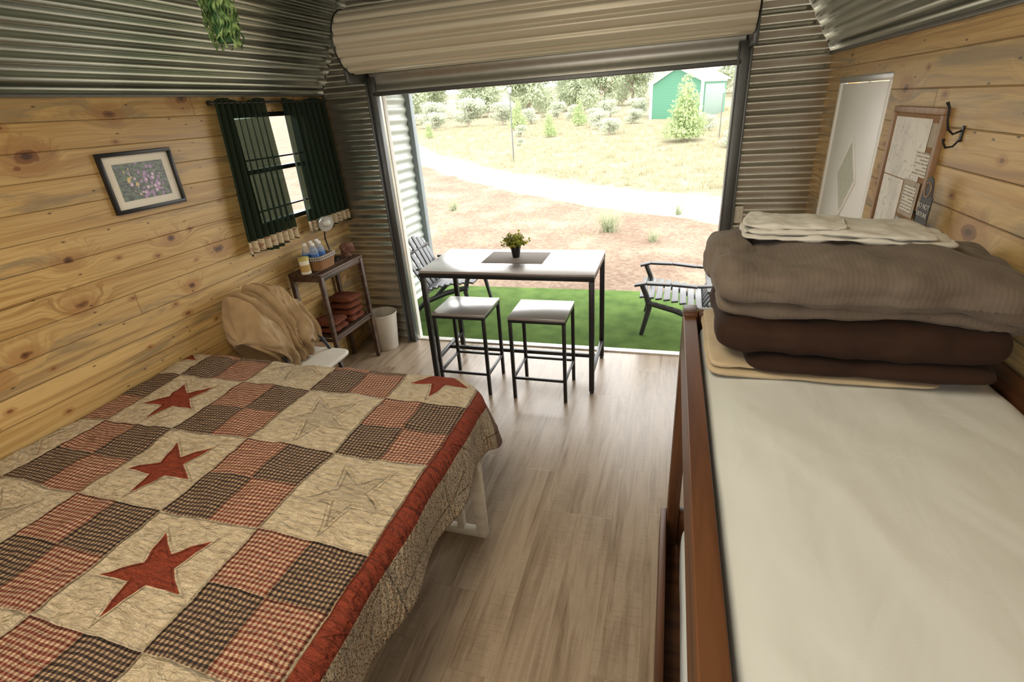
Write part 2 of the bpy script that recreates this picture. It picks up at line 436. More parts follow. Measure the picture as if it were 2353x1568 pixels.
rd=thing('door_2','rolled-up cream corrugated metal door above the opening','door',(-.93,3.66,2.12),kind='structure')
b=B(); NRIB=15; NR=NRIB*28
cz,cy=2.455,3.665
def coil(u,v):
    a=2*pi*v; w=abs(math.cos(NRIB*a/2)); r=.200-.019*w**6
    return (-2.25+2.665*u,cy+r*math.cos(a),cz+r*math.sin(a))
b.grid(coil,2,NR); b.done('door_coil',M_coil,rd,world=True,ang=80)
for x0 in (-2.255,.415):
    b=B()
    b.cyl((x0,cy,cz),(x0+.006,cy,cz),.180,seg=40)
    pts=[(x0+.003,cy+.202*math.cos(a*pi/20),cz+.202*math.sin(a*pi/20)) for a in range(41)]
    b.tube(pts,.005,6)
    b.cyl((x0-.05,cy,cz),(x0+.05,cy,cz),.02)
    b.done('coil_end_cap',M_black,rd,world=True)
b=B()
b.grid(lambda u,v:(DX0-.04+(DX1-DX0+.08)*u,YB-.03-.006*math.cos(2*pi*v*2.5),2.14+.32*v),2,60)
b.done('door_curtain',M_ltgrey,rd,world=True,ang=80)
b=B(); b.bb(DX0-.03,DX1+.03,YB-.05,YB-.012,2.11,2.14); b.done('bottom_bar',M_dkgrey,rd,world=True)
for x0 in (DX0-.09,DX1+.05):
    b=B(); b.bb(x0,x0+.03,3.62,YB-.02,2.2,2.56,bev=.004)
    b.done('bracket',M_dkgrey,rd,world=True)

# entry door in right wall
d1=thing('door_1','white painted entry door with diamond window','door',(XR+.03,3.22,0),kind='structure')
M_dw=plain('bright_white_door',(.92,.92,.90),.4,var=.02)
b=B(); b.bb(XR+.006,XR+.045,dy0+.03,dy1-.03,.01,dz1-.035); b.done('door_panel',M_dw,d1,world=True)
for a in ((dy0,dy0+.028),(dy1-.028,dy1)):
    b=B(); b.bb(XR-.004,XR+.03,a[0],a[1],0,dz1); b.done('door_jamb',M_dw,d1,world=True)
b=B(); b.bb(XR-.005,XR+.03,dy0,dy1,dz1-.03,dz1); b.done('door_head',M_ltgrey,d1,world=True)
c=(3.205,1.50); hw,hh=.160,.20
def dia(k,x): return [(x,c[0]+hw*k*a,c[1]+hh*k*e) for a,e in ((1,0),(0,1),(-1,0),(0,-1))]
b=B(); o_=dia(1,XR+.004)
for i in range(4): b.beam(o_[i],o_[(i+1)%4],.020,.010,bev=.003,up=(1,0,0))
b.done('window_molding',M_dw,d1,world=True)
b=B(); q=dia(.97,XR+.003); b.raw(q,[(3,2,1,0)])
t=T('daylit_leaded_glass',rough=.12,spec=.8); n=t.noise(t.pos(),60,2); x,y,z=t.sep(t.pos())
ln=(((y-3.205)*14.+(z-1.5)*11.).frac().lt(.05)).max(((y-3.205)*14.-(z-1.5)*11.).frac().lt(.05))
t.base(t.mix(ln*.5,t.mix(n,(.50,.56,.47),(.70,.74,.64)),(.3,.32,.3))); t.bump(n,.3,.004)  # opaque pane; its pale colour stands in for daylight behind
b.done('window_pane',t.mat,d1,world=True)

# window in left wall
w1=thing('window_1','black framed single hung window','window',(XL-.05,3.27,wz0),kind='structure')
b=B(); X0,X1=XL-.09,XL-.03
for a in ((wy0,wy0+.03,wz0,wz1),(wy1-.03,wy1,wz0,wz1),(wy0,wy1,wz0,wz0+.03),(wy0,wy1,wz1-.03,wz1),(wy0,wy1,1.66,1.69)): b.bb(X0,X1,*a)
b.bb(X0+.02,X1-.02,wy0,wy1,1.745,1.757); b.bb(X0+.02,X1-.02,wy0,wy1,1.40,1.412)
b.done('window_frame',M_black,w1,world=True)
b=B(); b.bb(XL-.065,XL-.061,wy0+.02,wy1-.02,wz0+.02,wz1-.02,bev=0)
t=T('clear_glass',(1,1,1),rough=0.,Transmission_Weight=1.,IOR=1.02); b.done('glass',t.mat,w1,world=True)

# curtains
def curtm():
    t=T('dark_green_sheer',rough=.9,spec=.1); x,y,z=t.sep(t.pos())
    hem=z.lt(1.262)*z.gt(1.185)
    mo=t.noise(t.comb(y*30.,z*30.,0.),1.,2).sm(.55,.62)
    cr=t.mix(mo*.7,(.58,.50,.36),(.30,.12,.08))
    w=t.noise(t.comb(y*200.,z*200.,0),1.,2)
    c=t.mix(hem,t.mix(w,(.014,.024,.016),(.025,.040,.028)),cr); t.base(c)
    tr=t.n('ShaderNodeBsdfTransparent'); ms=t.n('ShaderNodeMixShader'); t.set(tr.inputs[0],(.70,.95,.72))
    f=(1.-hem)*.065
    t.set(ms.inputs[0],f); t.nt.links.new(t.b.outputs[0],ms.inputs[1]); t.nt.links.new(tr.outputs[0],ms.inputs[2])
    t.nt.links.new(ms.outputs[0],t.nt.nodes['Material Output'].inputs[0]); return t.mat
M_curt=curtm()
def curtain(y0t,y1t,y0b,y1b,ph,lab):
    b=B()
    def fn(u,v):
        z=2.125-v*.955+.012*math.sin(u*9+ph); y=(y0t+(y1t-y0t)*u)*(1-v)+(y0b+(y1b-y0b)*u)*v
        a=.012+.014*v
        return (XL+.045+a*math.sin(u*2*pi*8.5+ph+.8*math.sin(v*2+u*4))+.02*v,y,z)
    b.grid(fn,150,30); return b.done('curtain',M_curt,origin=(XL+.045,(y0b+y1b)/2,1.17),label=lab,cat='curtain',group='window curtains',ang=80)
curtain(2.75,3.18,2.66,3.16,0.,'sheer dark green curtain panel with cream printed hem')
curtain(3.345,3.87,3.32,3.87,1.3,'sheer dark green curtain panel with cream printed hem')
b=B(); b.cyl((XL+.045,2.72,2.108),(XL+.045,3.885,2.108),.008); b.cyl((XL+.045,2.70,2.108),(XL+.045,2.72,2.108),.014)
b.cyl((XL,2.735,2.108),(XL+.045,2.735,2.108),.006); b.cyl((XL,3.86,2.108),(XL+.045,3.86,2.108),.006)
b.done('curtain_rod',M_black,origin=(XL+.045,3.3,2.108),label='thin black curtain rod above the window',cat='curtain rod')

# picture
pf=thing('picture_frame','black framed floral print with cream mat on pine wall','picture',(XL,2.155,1.59))
b=B()
for a in ((1.945,2.365,1.59,1.61),(1.945,2.365,1.87,1.89),(1.945,1.965,1.61,1.87),(2.345,2.365,1.61,1.87)): b.bb(XL,XL+.022,*a,bev=.002)
b.done('frame',M_black,pf,world=True)
b=B(); b.bb(XL+.002,XL+.008,1.96,2.35,1.605,1.875,bev=0); b.done('picture_mat',plain('mat_board',(.80,.77,.68),.7,var=.03),pf,world=True)
b=B(); b.bb(XL+.008,XL+.010,2.012,2.298,1.648,1.832,bev=0)
t=T('flower_print',rough=.3,spec=.6); x,y,z=t.sep(t.pos())
d1_,c1_=t.vor(t.comb(y,z,0.),46.); cx=(y-2.165)*5.; cz_=(z-1.735)*6.5+(y-2.155)*2.
rad=t.m('SQRT',cx*cx+cz_*cz_); fl=d1_.lt(.45)*((rad+t.noise(t.comb(y,z,0),22)*1.-.5).lt(.55))
fc=t.mix((2.12-y).sm(-.01,.01),(.40,.24,.50),(.68,.52,.22)); fc=t.mix(t.sep(c1_)[0].gt(.7),fc,(.66,.48,.68))
bg=t.mix(t.noise(t.comb(y,z*3.,0),30,4).sm(.4,.6),(.045,.06,.06),(.16,.19,.18)); bg=t.mix(t.noise(t.comb(y,z,4.),40,3).sm(.55,.62,0,.7),bg,(.10,.20,.09)); t.base(t.mix(fl,bg,fc))
b.done('print',t.mat,pf,world=True)

# cork board on right wall
cb=thing('cork_board','wood framed cork board with pinned papers','bulletin board',(XR,2.44,1.10))
Y0,Y1,Z0,Z1=2.215,2.675,1.10,1.86
M_oak=woodm('light_oak_frame',(.26,.15,.08),(.38,.235,.135),2,.45)
b=B()
FW=.022
for a in ((Y0,Y1,Z0,Z0+FW),(Y0,Y1,Z1-FW,Z1),(Y0,Y0+FW,Z0+FW,Z1-FW),(Y1-FW,Y1,Z0+FW,Z1-FW)): b.bb(XR-.020,XR,*a)
b.done('frame',M_oak,cb,world=True)
b=B(); b.bb(XR-.010,XR-.002,Y0+.018,Y1-.018,Z0+.018,Z1-.018,bev=0)
t=T('cork',rough=.9); n=t.noise(t.pos(),160,3); t.base(t.mix(n.sm(.35,.65),(.24,.13,.06),(.40,.25,.13))); b.done('cork_panel',t.mat,cb,world=True)
def paperm(name,base,ink,sc,seed=0.):
    t=T(name,rough=.7); x,y,z=t.sep(t.pos())
    n=t.noise(t.comb(y*sc,z*sc*.5,seed),1.,3,.5,.6); n2=t.noise(t.comb(y*sc*.5,z*sc*.3,seed+3.),1.,3); n3=t.noise(t.comb(y*sc*1.4,z*sc,seed+9.),1.,1)
    l=((n-.5).abs().sm(.0,.012,.7,0)).max((n3-.47).abs().sm(0.,.012,.5,0)); c=t.mix(n2.sm(.45,.6,0,.3),base,tuple(v*.6 for v in base)); t.base(t.mix(l,c,ink)); return t.mat
def linesm(name,base,ink,p=.012):
    t=T(name,rough=.7); x,y,z=t.sep(t.pos()); r=(z/p).floor()
    n=t.noise(t.comb(y*160.,r*3.,0),1.,2); on=(z/p).frac().lt(.45)*n.gt(.46)*t.noise(t.comb(y*8,r*5.,0)).gt(.42)
    t.base(t.mix(on*.8,base,ink)); return t.mat
M_map=paperm('map_paper',(.86,.85,.81),(.38,.38,.36),11); M_note=linesm('printed_note',(.80,.77,.70),(.14,.12,.1)); M_flyer=linesm('dark_flyer',(.06,.058,.062),(.6,.58,.55),.02)
M_photo=paperm('printed_card',(.48,.41,.32),(.14,.08,.06),30,7.); M_grey=linesm('grey_leaflet',(.52,.51,.48),(.10,.09,.09),.016)
def paper(y0,y1,z0,z1,m,x=.013,lab=None):
    b=B(); b.bb(XR-x,XR-x+.0012,y0,y1,z0,z1,bev=0); b.done('paper',m,cb,world=True,label=lab)
paper(2.305,2.64,1.60,1.822,M_map,lab='white map sheet'); paper(2.43,2.643,1.385,1.595,M_map,.0115,lab='white map sheet')
paper(2.44,2.635,1.17,1.375,M_flyer,.015,lab='dark printed flyer'); paper(2.247,2.36,1.625,1.71,M_note,.0165,lab='small printed note')
paper(2.265,2.405,1.475,1.605,M_photo,.0165,lab='printed card'); paper(2.284,2.386,1.490,1.588,M_note,.018,lab='small printed note')
paper(2.25,2.41,1.375,1.462,M_grey,.015,lab='grey leaflet'); paper(2.27,2.36,1.29,1.365,M_note,.0165,lab='small printed note'); paper(2.26,2.42,1.15,1.27,M_note,.0135,lab='small printed note')
paper(2.248,2.295,1.73,1.81,M_photo,.014,lab='printed card')
def coathook(y,z,lab,s=1.):
    hk=thing('coat_hook',lab,'coat hook',(XR,y,z),group='wall coat hooks')
    b=B(); b.box((-.003,0,0),(.006,.016*s,.055*s),bev=.002); b.done('mounting_plate',M_black,hk)
    b=B(); b.tube([(-.006,0,.01),(-.03*s,0,.0),(-.048*s,0,.015),(-.058*s,0,.05*s),(-.062*s,0,.09*s),(-.072*s,0,.108*s)],[.0034,.0034,.0034,.0034,.0036,.005],10)
    b.tube([(-.006,0,-.02),(-.02*s,0,-.042*s),(-.042*s,0,-.045*s),(-.052*s,0,-.028*s),(-.054*s,0,-.014*s)],[.0034,.0034,.0034,.0034,.0048],10)
    b.done('hook',M_black,hk); return hk
coathook(2.10,1.785,'black iron double coat hook on pine wall beside cork board',.9)
coathook(2.195,1.46,'small black iron hook holding the dark door hanger',.55)
M_slate=plain('slate_card',(.045,.047,.049),.6); M_chalk=plain('white_lettering',(.6,.6,.58),.6)
ds=thing('door_hanger_sign','dark grey door hanger with white lettering','sign',(XR-.042,2.12,1.395),rotz=0)
FM=Matrix(((0,0,-1,0),(-1,0,0,0),(0,1,0,0),(0,0,0,1)))
b=B()
NA=18
pts=[(-.048,0),(.048,0),(.048,.19)]
for a in range(0,NA+1): pts.append((.048*math.cos(a*pi/NA)*.8,.19+.065*math.sin(a*pi/NA)))
b.prism(pts,.003,M=FM)
b.done('card',M_slate,ds)
b=B(); ringp=[(-.0035,.024*math.cos(a*pi/12),.212+.024*math.sin(a*pi/12)) for a in range(25)]
b.tube(ringp,.003,6); b.done('hanging_ring',M_oak,ds)
for s_,z_,sz in (('DO NOT',.155,.024),('DISTURB',.127,.021),("DON'T",.045,.030)):
    b=B(); text_into(b,s_,Matrix.Translation((-.0045,0,z_))@FM,sz)
    b.done('lettering',M_chalk,ds)

ls=thing('light_switch','beige rocker light switch plate on corrugated wall','light switch',(.478,3.895,1.11))
b=B(); b.box((0,-.014,.06),(.060,.008,.118),bev=.003); b.done('switch_plate',M_cream,ls)
b=B(); b.box((0,-.02,.06),(.025,.008,.06),bev=.002); b.done('rocker',M_cream,ls)

# ------------------------------------------------------------------ bed and quilt
bed=thing('bed','low white painted wooden bed frame with mattress','bed',(-1.75,1.0,0))
M_bedw=woodm('white_painted_wood',(.62,.58,.48),(.72,.68,.58),0,.5)
for yy in (1.73,.15):
    b=B()
    b.bb(-2.66,-.78,yy,yy+.04,.43,.475); b.bb(-2.66,-.78,yy,yy+.04,0.0,.04)
    x=-2.66
    while x<-1.05: b.bb(x,x+.035,yy+.002,yy+.038,.04,.43); x+=.17
    b.bb(-.825,-.775,yy-.002,yy+.042,0.0,.44); b.bb(-.93,-.895,yy+.002,yy+.038,.04,.43)
    b.done('leg_frame',M_bedw,bed,world=True)
b=B(); b.bb(-2.70,-.84,.02,2.02,.475,.51); b.done('platform',M_bedw,bed,world=True)
b=B(); b.soft((-1.775,1.03,.60),(1.85,2.0,.18),n=10,cuts=10); b.done('mattress',M_matt,bed,world=True)
UE,VE,D,Rc,rb,ZT=-.775,2.10,.225,.26,.055,.715
U0,V0=-2.715,-.02
def qpos(u,v):
    cx,cy=UE-Rc,VE-Rc
    du,dv=u-cx,v-cy
    def fold(d):
        d=d+rb
        if d<=0: return 0.,0.
        if d<pi*rb/2: return rb*math.sin(d/rb), rb*(1-math.cos(d/rb))
        e=d-pi*rb/2
        return rb+e*.10, rb+e*.99
    if du>0 and dv>0:
        rho=math.hypot(du,dv); th=math.atan2(dv,du)
        re=(Rc+D)/max(math.cos(th),math.sin(th))
        rr=rho if rho<Rc-rb else (Rc-rb)+(rho-(Rc-rb))*(D+rb+.065*math.sin(2*th))/(re-(Rc-rb))
        o,dn=fold(rr-Rc)
        base=min(rr,Rc-rb)+o
        fl=max(0,dn-.05)*(.30*math.sin(2*th)**2+.10*math.sin(th*7))
        base+=fl
        x=cx+base*math.cos(th); y=cy+base*math.sin(th); z=ZT-dn
    elif dv>0 and du<=0:
        o,dn=fold(dv-Rc); x=u; y=cy+min(dv,Rc-rb)+o+max(0,dn-.05)*.1*math.sin(u*22); z=ZT-dn
    elif du>0:
        o,dn=fold(du-Rc); x=cx+min(du,Rc-rb)+o+max(0,dn-.05)*.10*math.sin(v*13+1); y=v; z=ZT-dn
    else: x,y,z=u,v,ZT
    top=max(0,1-(ZT-z)/.05)
    z+=top*(.012*mnoise.noise(Vector((u*2.2,v*2.2,1)))+.011*mnoise.noise(Vector((u*7,v*7,3)))+.005*mnoise.noise(Vector((u*20,v*24,5))))
    z+=top*.03*math.exp(-((u+2.55)/.25)**2-((v-2.0)/.35)**2)
    z+=top*.012*(1-((u+1.75)/1.0)**2)
    w=mnoise.noise(Vector((u*5,v*5,9)))*.012*(1-top)
    return (x+w,y+w,z)
b=B()
UU,VV=UE+D,VE+D
b.grid(lambda a,c:qpos(U0+(UU-U0)*a,V0+(VV-V0)*c),230,240,uvfn=lambda a,c:(U0+(UU-U0)*a,V0+(VV-V0)*c))
q=b.done('quilt',M_quilt,origin=(-1.75,1.0,.4),label='patchwork quilt with red stars and gingham blocks on bed',cat='quilt',ang=80)
md=q.modifiers.new('s','SOLIDIFY'); md.thickness=.008; md.offset=-1

# ------------------------------------------------------------------ bunk bed
bk=thing('bunk_bed','dark red-brown stained wooden bunk bed against pine wall','bunk bed',(.48,.85,0))
BY0,BY1=-.22,1.83
for x0 in (.076,.84):
    for y0 in (BY0,BY1-.085):
        b=B(); b.bb(x0,x0+.048,y0,y0+.085,0,1.262 if x0<.5 else 1.25,bev=.003); b.done('post',M_redwoodz,bk,world=True)
b=B(); b.bb(.076,.120,BY0+.086,BY1-.086,1.10,1.252,bev=.0025,seg=1); b.done('upper_side_rail',M_redwood,bk,world=True)
b=B(); b.bb(.845,.89,BY0+.086,BY1-.086,1.10,1.25,bev=.0025,seg=1); b.done('upper_side_rail',M_redwood,bk,world=True)
for y0 in (BY0+.02,BY1-.06):
    b=B(); b.bb(.127,.839,y0,y0+.04,1.10,1.262,bev=.003); b.done('end_rail',M_redwoodx,bk,world=True)
    b=B(); b.bb(.127,.839,y0,y0+.04,.12,.32,bev=.003); b.done('end_rail',M_redwoodx,bk,world=True)
b=B(); b.bb(.050,.075,BY0,BY1-.02,.14,.30,bev=.003); b.done('lower_side_rail',M_redwood,bk,world=True)
b=B(); b.bb(.845,.889,BY0+.086,BY1-.086,.14,.30,bev=.003); b.done('lower_side_rail',M_redwood,bk,world=True)
b=B(); b.bb(.122,.843,BY0+.06,BY1-.062,1.085,1.098,bev=.001); b.done('upper_slat_deck',M_redwoodx,bk,world=True)
b=B(); b.bb(.08,.843,BY0+.09,BY1-.09,.14,.155,bev=.001); b.done('lower_slat_deck',M_redwoodx,bk,world=True)
def topm(c,size,name,lab,seed):
    b=B()
    b.soft(c,size,n=7,m=24,cuts=60,amp=.005,freq=4.5,seed=seed)
    return b.done(name,M_sheet,origin=(c[0],c[1],c[2]-size[2]/2),label=lab,cat='mattress',group='bunk mattresses',ang=80)
topm((.483,.81,1.168),(.715,1.87,.138),'mattress','mattress with wrinkled white fitted sheet on upper bunk',1)
topm((.481,.80,.255),(.70,1.80,.19),'mattress','mattress with white sheet on lower bunk',4)

# bedding stack
Z=1.236
b=B()
b.soft((.415,1.555,Z+.012),(.56,.44,.022),n=3,m=14,cuts=24,amp=.006,freq=7,seed=3)
b.soft((.40,1.56,Z+.032),(.52,.43,.024),n=3,m=14,cuts=22,amp=.006,freq=8,seed=5)
b.done('folded_comforter_liner',M_beige,origin=(.48,1.56,Z),label='folded beige blanket at bottom of bedding stack on bunk',cat='blanket')
b=B()
b.soft((.52,1.555,Z+.042),(.57,.45,.050),n=3,m=11,cuts=30,amp=.008,freq=6,seed=8)
b.soft((.49,1.57,Z+.112),(.665,.45,.115),n=3.4,m=10,cuts=44,amp=.014,freq=7,seed=9)
b.done('folded_comforter',M_brown,origin=(.51,1.575,Z),label='folded dark brown comforter in bedding stack on bunk',cat='comforter')
b=B()
def sagr(w):
    w=w.copy()
    if w.x>.18: w.z-=(w.x-.18)*.22
    if w.z<-.03 and w.y<0: w.y+=.012
    return w
b.soft((.52,1.60,Z+.185),(.74,.45,.075),n=3,m=8,cuts=34,amp=.012,freq=6,seed=12,fn=sagr)
b.soft((.512,1.585,Z+.252),(.755,.50,.150),n=3.2,m=7,cuts=60,amp=.024,freq=6,seed=14,fn=sagr)
b.soft((.19,1.585,Z+.262),(.14,.44,.135),n=2.3,m=4,cuts=24,amp=.02,freq=9,seed=16)
b.done('plush_blanket',M_taupe,origin=(.49,1.59,Z),label='folded taupe plush blanket on top of brown comforter',cat='blanket')
b=B()
def sg2(w):
    w=w.copy(); w.z-=max(0,w.x)*.05; return w
b.soft((.48,1.665,Z+.336),(.52,.24,.022),n=2.5,m=9,cuts=34,amp=.009,freq=14,seed=21,rot=-.08,fn=sg2)
b.soft((.46,1.665,Z+.351),(.47,.225,.02),n=2.5,m=9,cuts=34,amp=.009,freq=14,seed=22,rot=-.12,fn=sg2)
b.soft((.36,1.67,Z+.364),(.26,.19,.018),n=2.5,m=7,cuts=28,amp=.010,freq=14,seed=23,rot=-.2)
b.done('folded_sheet',M_sheetw,origin=(.45,1.66,Z+.33),label='folded white sheets on taupe blanket',cat='sheet')

# ------------------------------------------------------------------ table + stools
def topmat():
    t=T('sky_paled_glossy_top',rough=.3,spec=1.); x,y,z=t.sep(t.obj())
    g=t.noise(t.comb(x*2.,y*40.,z),1.,4,.6); t.base(t.mix(g,(.22,.195,.205),(.29,.26,.275))); t.rough(g*.1+.26); t.bump(g,.04,.002)  # base paled to lavender grey: sky reflection put into the colour
    t.set(t.b.inputs['Coat Weight'],1.); t.set(t.b.inputs['Coat IOR'],2.4); t.set(t.b.inputs['Coat Roughness'],.24); return t.mat
M_top=topmat()
tb=thing('bar_table','glossy counter-height table with black metal frame','table',(-1.085,3.52,0))
tw,td,th=1.29,.62,.92
b=B(); b.box((0,0,th-.009),(tw,td,.018),bev=.002); b.done('tabletop',M_top,tb)
b=B()
for sx in (-1,1): b.box((sx*(tw/2-.02),0,th-.036),(.036,td-.076,.034),bev=.003)
for sy in (-1,1): b.box((0,sy*(td/2-.02),th-.036),(tw-.0,.036,.034),bev=.003)
b.done('apron',M_black,tb)
for sx in (-1,1):
    for sy in (-1,1):
        b=B(); b.box((sx*(tw/2-.02),sy*(td/2-.02),(th-.054)/2+.008),(.036,.036,th-.07),bev=.003)
        b.cyl((sx*(tw/2-.02),sy*(td/2-.02),0),(sx*(tw/2-.02),sy*(td/2-.02),.01),.016); b.done('leg',M_black,tb)
b=B()
for sx in (-1,1): b.box((sx*(tw/2-.02),0,.16),(.028,td-.076,.028),bev=.003)
b.box((0,0,.16),(tw-.07,.028,.028),bev=.003); b.done('stretcher',M_black,tb)
st=thing('bar_stool','backless black stool with glossy square seat','stool',(-1.395,3.245,0),group='bar stools')
sw,sd_,sh=.405,.365,.65
b=B(); b.box((0,0,sh-.009),(sw,sd_,.018),bev=.002); b.done('seat',M_top,st)
b=B()
for sx in (-1,1): b.box((sx*(sw/2-.013),0,sh-.029),(.024,sd_-.05,.021),bev=.002)
for sy in (-1,1): b.box((0,sy*(sd_/2-.013),sh-.029),(sw,.024,.021),bev=.002)
b.done('seat_frame',M_black,st)
for sx in (-1,1):
    for sy in (-1,1):
        b=B(); b.box((sx*(sw/2-.013),sy*(sd_/2-.013),(sh-.04)/2),(.024,.024,sh-.04),bev=.002); b.done('leg',M_black,st)
b=B()
for sx in (-1,1): b.box((sx*(sw/2-.013),0,.17),(.018,sd_-.05,.018),bev=.002)
b.box((0,sd_/2-.013,.17),(sw-.05,.018,.018),bev=.002); b.box((0,-sd_/2+.013,.17),(sw-.05,.018,.018),bev=.002)
b.done('footrest',M_black,st)
dup(st,(-.815,3.235,0))
b=B(); b.box((-1.085,3.59,.9215),(.47,.30,.003),bev=.001)
t=T('woven_placemat',rough=.8); x,y,z=t.sep(t.pos()); w=((x*160.).frac().gt(.5)+(y*160.).frac().gt(.5))*.5; t.base(t.mix(w,(.22,.185,.165),(.28,.245,.22)))
b.done('placemat',t.mat,origin=(-1.085,3.59,.92),label='woven grey brown placemat on table',cat='placemat')
pp=thing('potted_plant','small yellow-green plant in black pot on table','plant',(-1.09,3.60,.923))
b=B(); b.lathe([(.027,0),(.038,.07),(.041,.07),(.041,.082),(.036,.082),(.034,.07)],seg=24); b.done('pot',M_black,pp)
def leafm(name,c1,c2,c3=None):
    t=T(name,rough=.7,spec=.2); n=t.noise(t.obj(),3.,3); n2=t.noise(t.obj(),40.,2)
    t.base(t.mix((n*.5+n2*.5).sm(.35,.65),c1,c2))
    return t.mat
def leaft(name,c1,c2,fac=.45):
    t=T(name,rough=.8,spec=.1); n=t.noise(t.obj(),2.,3); n2=t.noise(t.obj(),30.,2)
    c=t.mix((n*.5+n2*.5).sm(.38,.62),c1,c2); t.base(c)
    tr=t.n('ShaderNodeBsdfTranslucent'); ms=t.n('ShaderNodeMixShader'); t.set(ms.inputs[0],fac); t.set(tr.inputs[0],c)
    t.nt.links.new(t.b.outputs[0],ms.inputs[1]); t.nt.links.new(tr.outputs[0],ms.inputs[2]); t.nt.links.new(ms.outputs[0],t.nt.nodes['Material Output'].inputs[0]); return t.mat
b=B(); V=[];F=[]
rg=random.Random(3)
for i in range(130):
    a=rg.random()*2*pi; L=.05+rg.random()*.07; el=.25+rg.random()*1.15; p0=Vector((.012*math.cos(a),.012*math.sin(a),.075))
    d=Vector((math.cos(a)*math.cos(el),math.sin(a)*math.cos(el),math.sin(el)))
    p1=p0+d*L; b.tube([p0,(p0+p1)/2+Vector((0,0,.008)),p1],.0009,4)
    for k in range(5):
        c0=p0+d*L*(.4+.15*k); s_=Vector((rg.uniform(-1,1),rg.uniform(-1,1),rg.uniform(-.3,1))).normalized()*.024; t_=d.cross(s_).normalized()*.009
        n0=len(V); V+= [c0,c0+s_*.5+t_,c0+s_,c0+s_*.5-t_]; F.append((n0,n0+1,n0+2,n0+3))
b.raw(V,F)
b.done('foliage',leaft('yellow_green_leaf',(.15,.19,.03),(.48,.46,.09)),pp)

# ------------------------------------------------------------------ side stand
SX0,SX1,SY0,SY1,SH=-2.715,-2.42,3.00,3.57,.935
ss=thing('side_stand','dark walnut two-tier wooden stand against pine wall','stand',(-2.575,3.29,0))
b=B(); 
for i in range(4):
    x0=SX0+i*(SX1-SX0)/4; b.bb(x0+.002,x0+(SX1-SX0)/4-.002,SY0,SY1,SH-.022,SH)
b.done('top_shelf',M_dkwood,ss,world=True)
b=B()
for i in range(4):
    x0=SX0+i*(SX1-SX0)/4; b.bb(x0+.002,x0+(SX1-SX0)/4-.002,SY0+.034,SY1-.034,.405,.425)
b.done('lower_shelf',M_dkwood,ss,world=True)
for x0 in (SX0+.003,SX1-.035):
    for y0 in (SY0+.002,SY1-.034):
        b=B(); b.bb(x0,x0+.032,y0,y0+.032,0,SH-.023); b.done('leg',M_dkwood,ss,world=True)
for a in ((SX1-.03,SX1-.012,SY0+.034,SY1-.034,SH-.06,SH-.023),(SX0+.035,SX1-.035,SY0+.01,SY0+.03,SH-.06,SH-.023),(SX0+.035,SX1-.035,SY0+.01,SY0+.03,.38,.404),(SX1-.03,SX1-.012,SY0+.034,SY1-.034,.375,.404)):
    b=B(); b.bb(*a); b.done('apron',M_dkwood,ss,world=True)
tw_=[(3.15,.426,0),(3.15,.480,1),(3.39,.426,2),(3.39,.480,3),(3.39,.534,4),(3.40,.588,5)]
for y,z,i in tw_:
    b=B(); b.soft((-2.565,y,z+.026),(.23,.215,.030),n=2.6,m=6,cuts=14,amp=.006,freq=12,seed=i); b.soft((-2.56,y,z+.028),(.24,.205,.05),n=2.6,m=6,cuts=14,amp=.006,freq=14,seed=i+20)
    b.done('folded_towel',M_towel,origin=(-2.565,y,z),label='folded rust-brown towel on lower shelf of stand',cat='towel',group='folded towels on the stand')
def wick():
    t=T('wicker',rough=.6); x,y,z=t.sep(t.obj()); r=(z*90.).floor(); s_=((x+y)*60.+t.m('MODULO',r,2.)*.5).frac()
    c=t.mix(s_.gt(.5),(.22,.10,.04),(.40,.22,.10)); t.base(t.mix(((z*90.).frac()-.5).abs().sm(.35,.5,0,.8),c,(.05,.02,.01))); t.bump(s_,.6,.004); return t.mat
M_wick=wick()
SO=SH+.001; dY=-.035
bs=thing('wicker_basket','woven brown wicker basket with checked liner on stand','basket',(-2.575,3.235+dY,SO))
b=B(); b.lathe([(.05,0),(.088,.0),(.102,.095),(.106,.1),(.100,.102),(.096,.095),(.083,.008),(.001,.008)],seg=48,sq=5,sx=1.0,sy=1.15); b.done('basket_body',M_wick,bs)
b=B(); b.lathe([(.1075,.078),(.109,.105),(.098,.108),(.094,.06)],seg=48,sq=5,sx=1.0,sy=1.15)
t=T('checked_liner',rough=.9); x,y,z=t.sep(t.obj()); w=(((x+y)*45.).frac().gt(.5)+(z*60.).frac().gt(.5))*.5; t.base(t.mix(w,(.5,.42,.3),(.03,.04,.08))); b.done('liner',t.mat,bs)
M_pet=T('clear_plastic',(.9,.95,1.),rough=.08,Transmission_Weight=.85,IOR=1.2).mat
M_cap=plain('white_plastic',(.8,.8,.8),.4); M_blue=plain('blue_label',(.05,.16,.42),.4)
bt=None
for i,(x,y) in enumerate(((-2.61,3.17),(-2.545,3.18),(-2.61,3.245),(-2.54,3.25),(-2.60,3.305))):
    if bt is None:
        bt=thing('water_bottle','clear water bottle with white cap standing in wicker basket','bottle',(x,y+dY,SO+.01),group='water bottles in the basket')
        b=B(); b.lathe([(.001,0),(.029,.003),(.031,.03),(.029,.07),(.031,.11),(.029,.14),(.013,.172),(.012,.185)],seg=20); b.done('bottle_body',M_pet,bt)
        b=B(); b.lathe([(.0145,.176),(.0145,.192),(.001,.193)],seg=16); b.done('cap',M_cap,bt)
        b=B(); b.lathe([(.0318,.07),(.0318,.115)],seg=20); b.done('bottle_label',M_blue,bt)
    else: dup(bt,(x,y+dY,SO+.01))
cn=thing('canister','white canister with yellow lid and label on stand','canister',(-2.57,3.075+dY,SO))
b=B(); b.lathe([(.001,0),(.036,.0),(.037,.004),(.037,.10),(.034,.104),(.001,.104)],seg=28); b.done('canister_body',M_cream,cn)
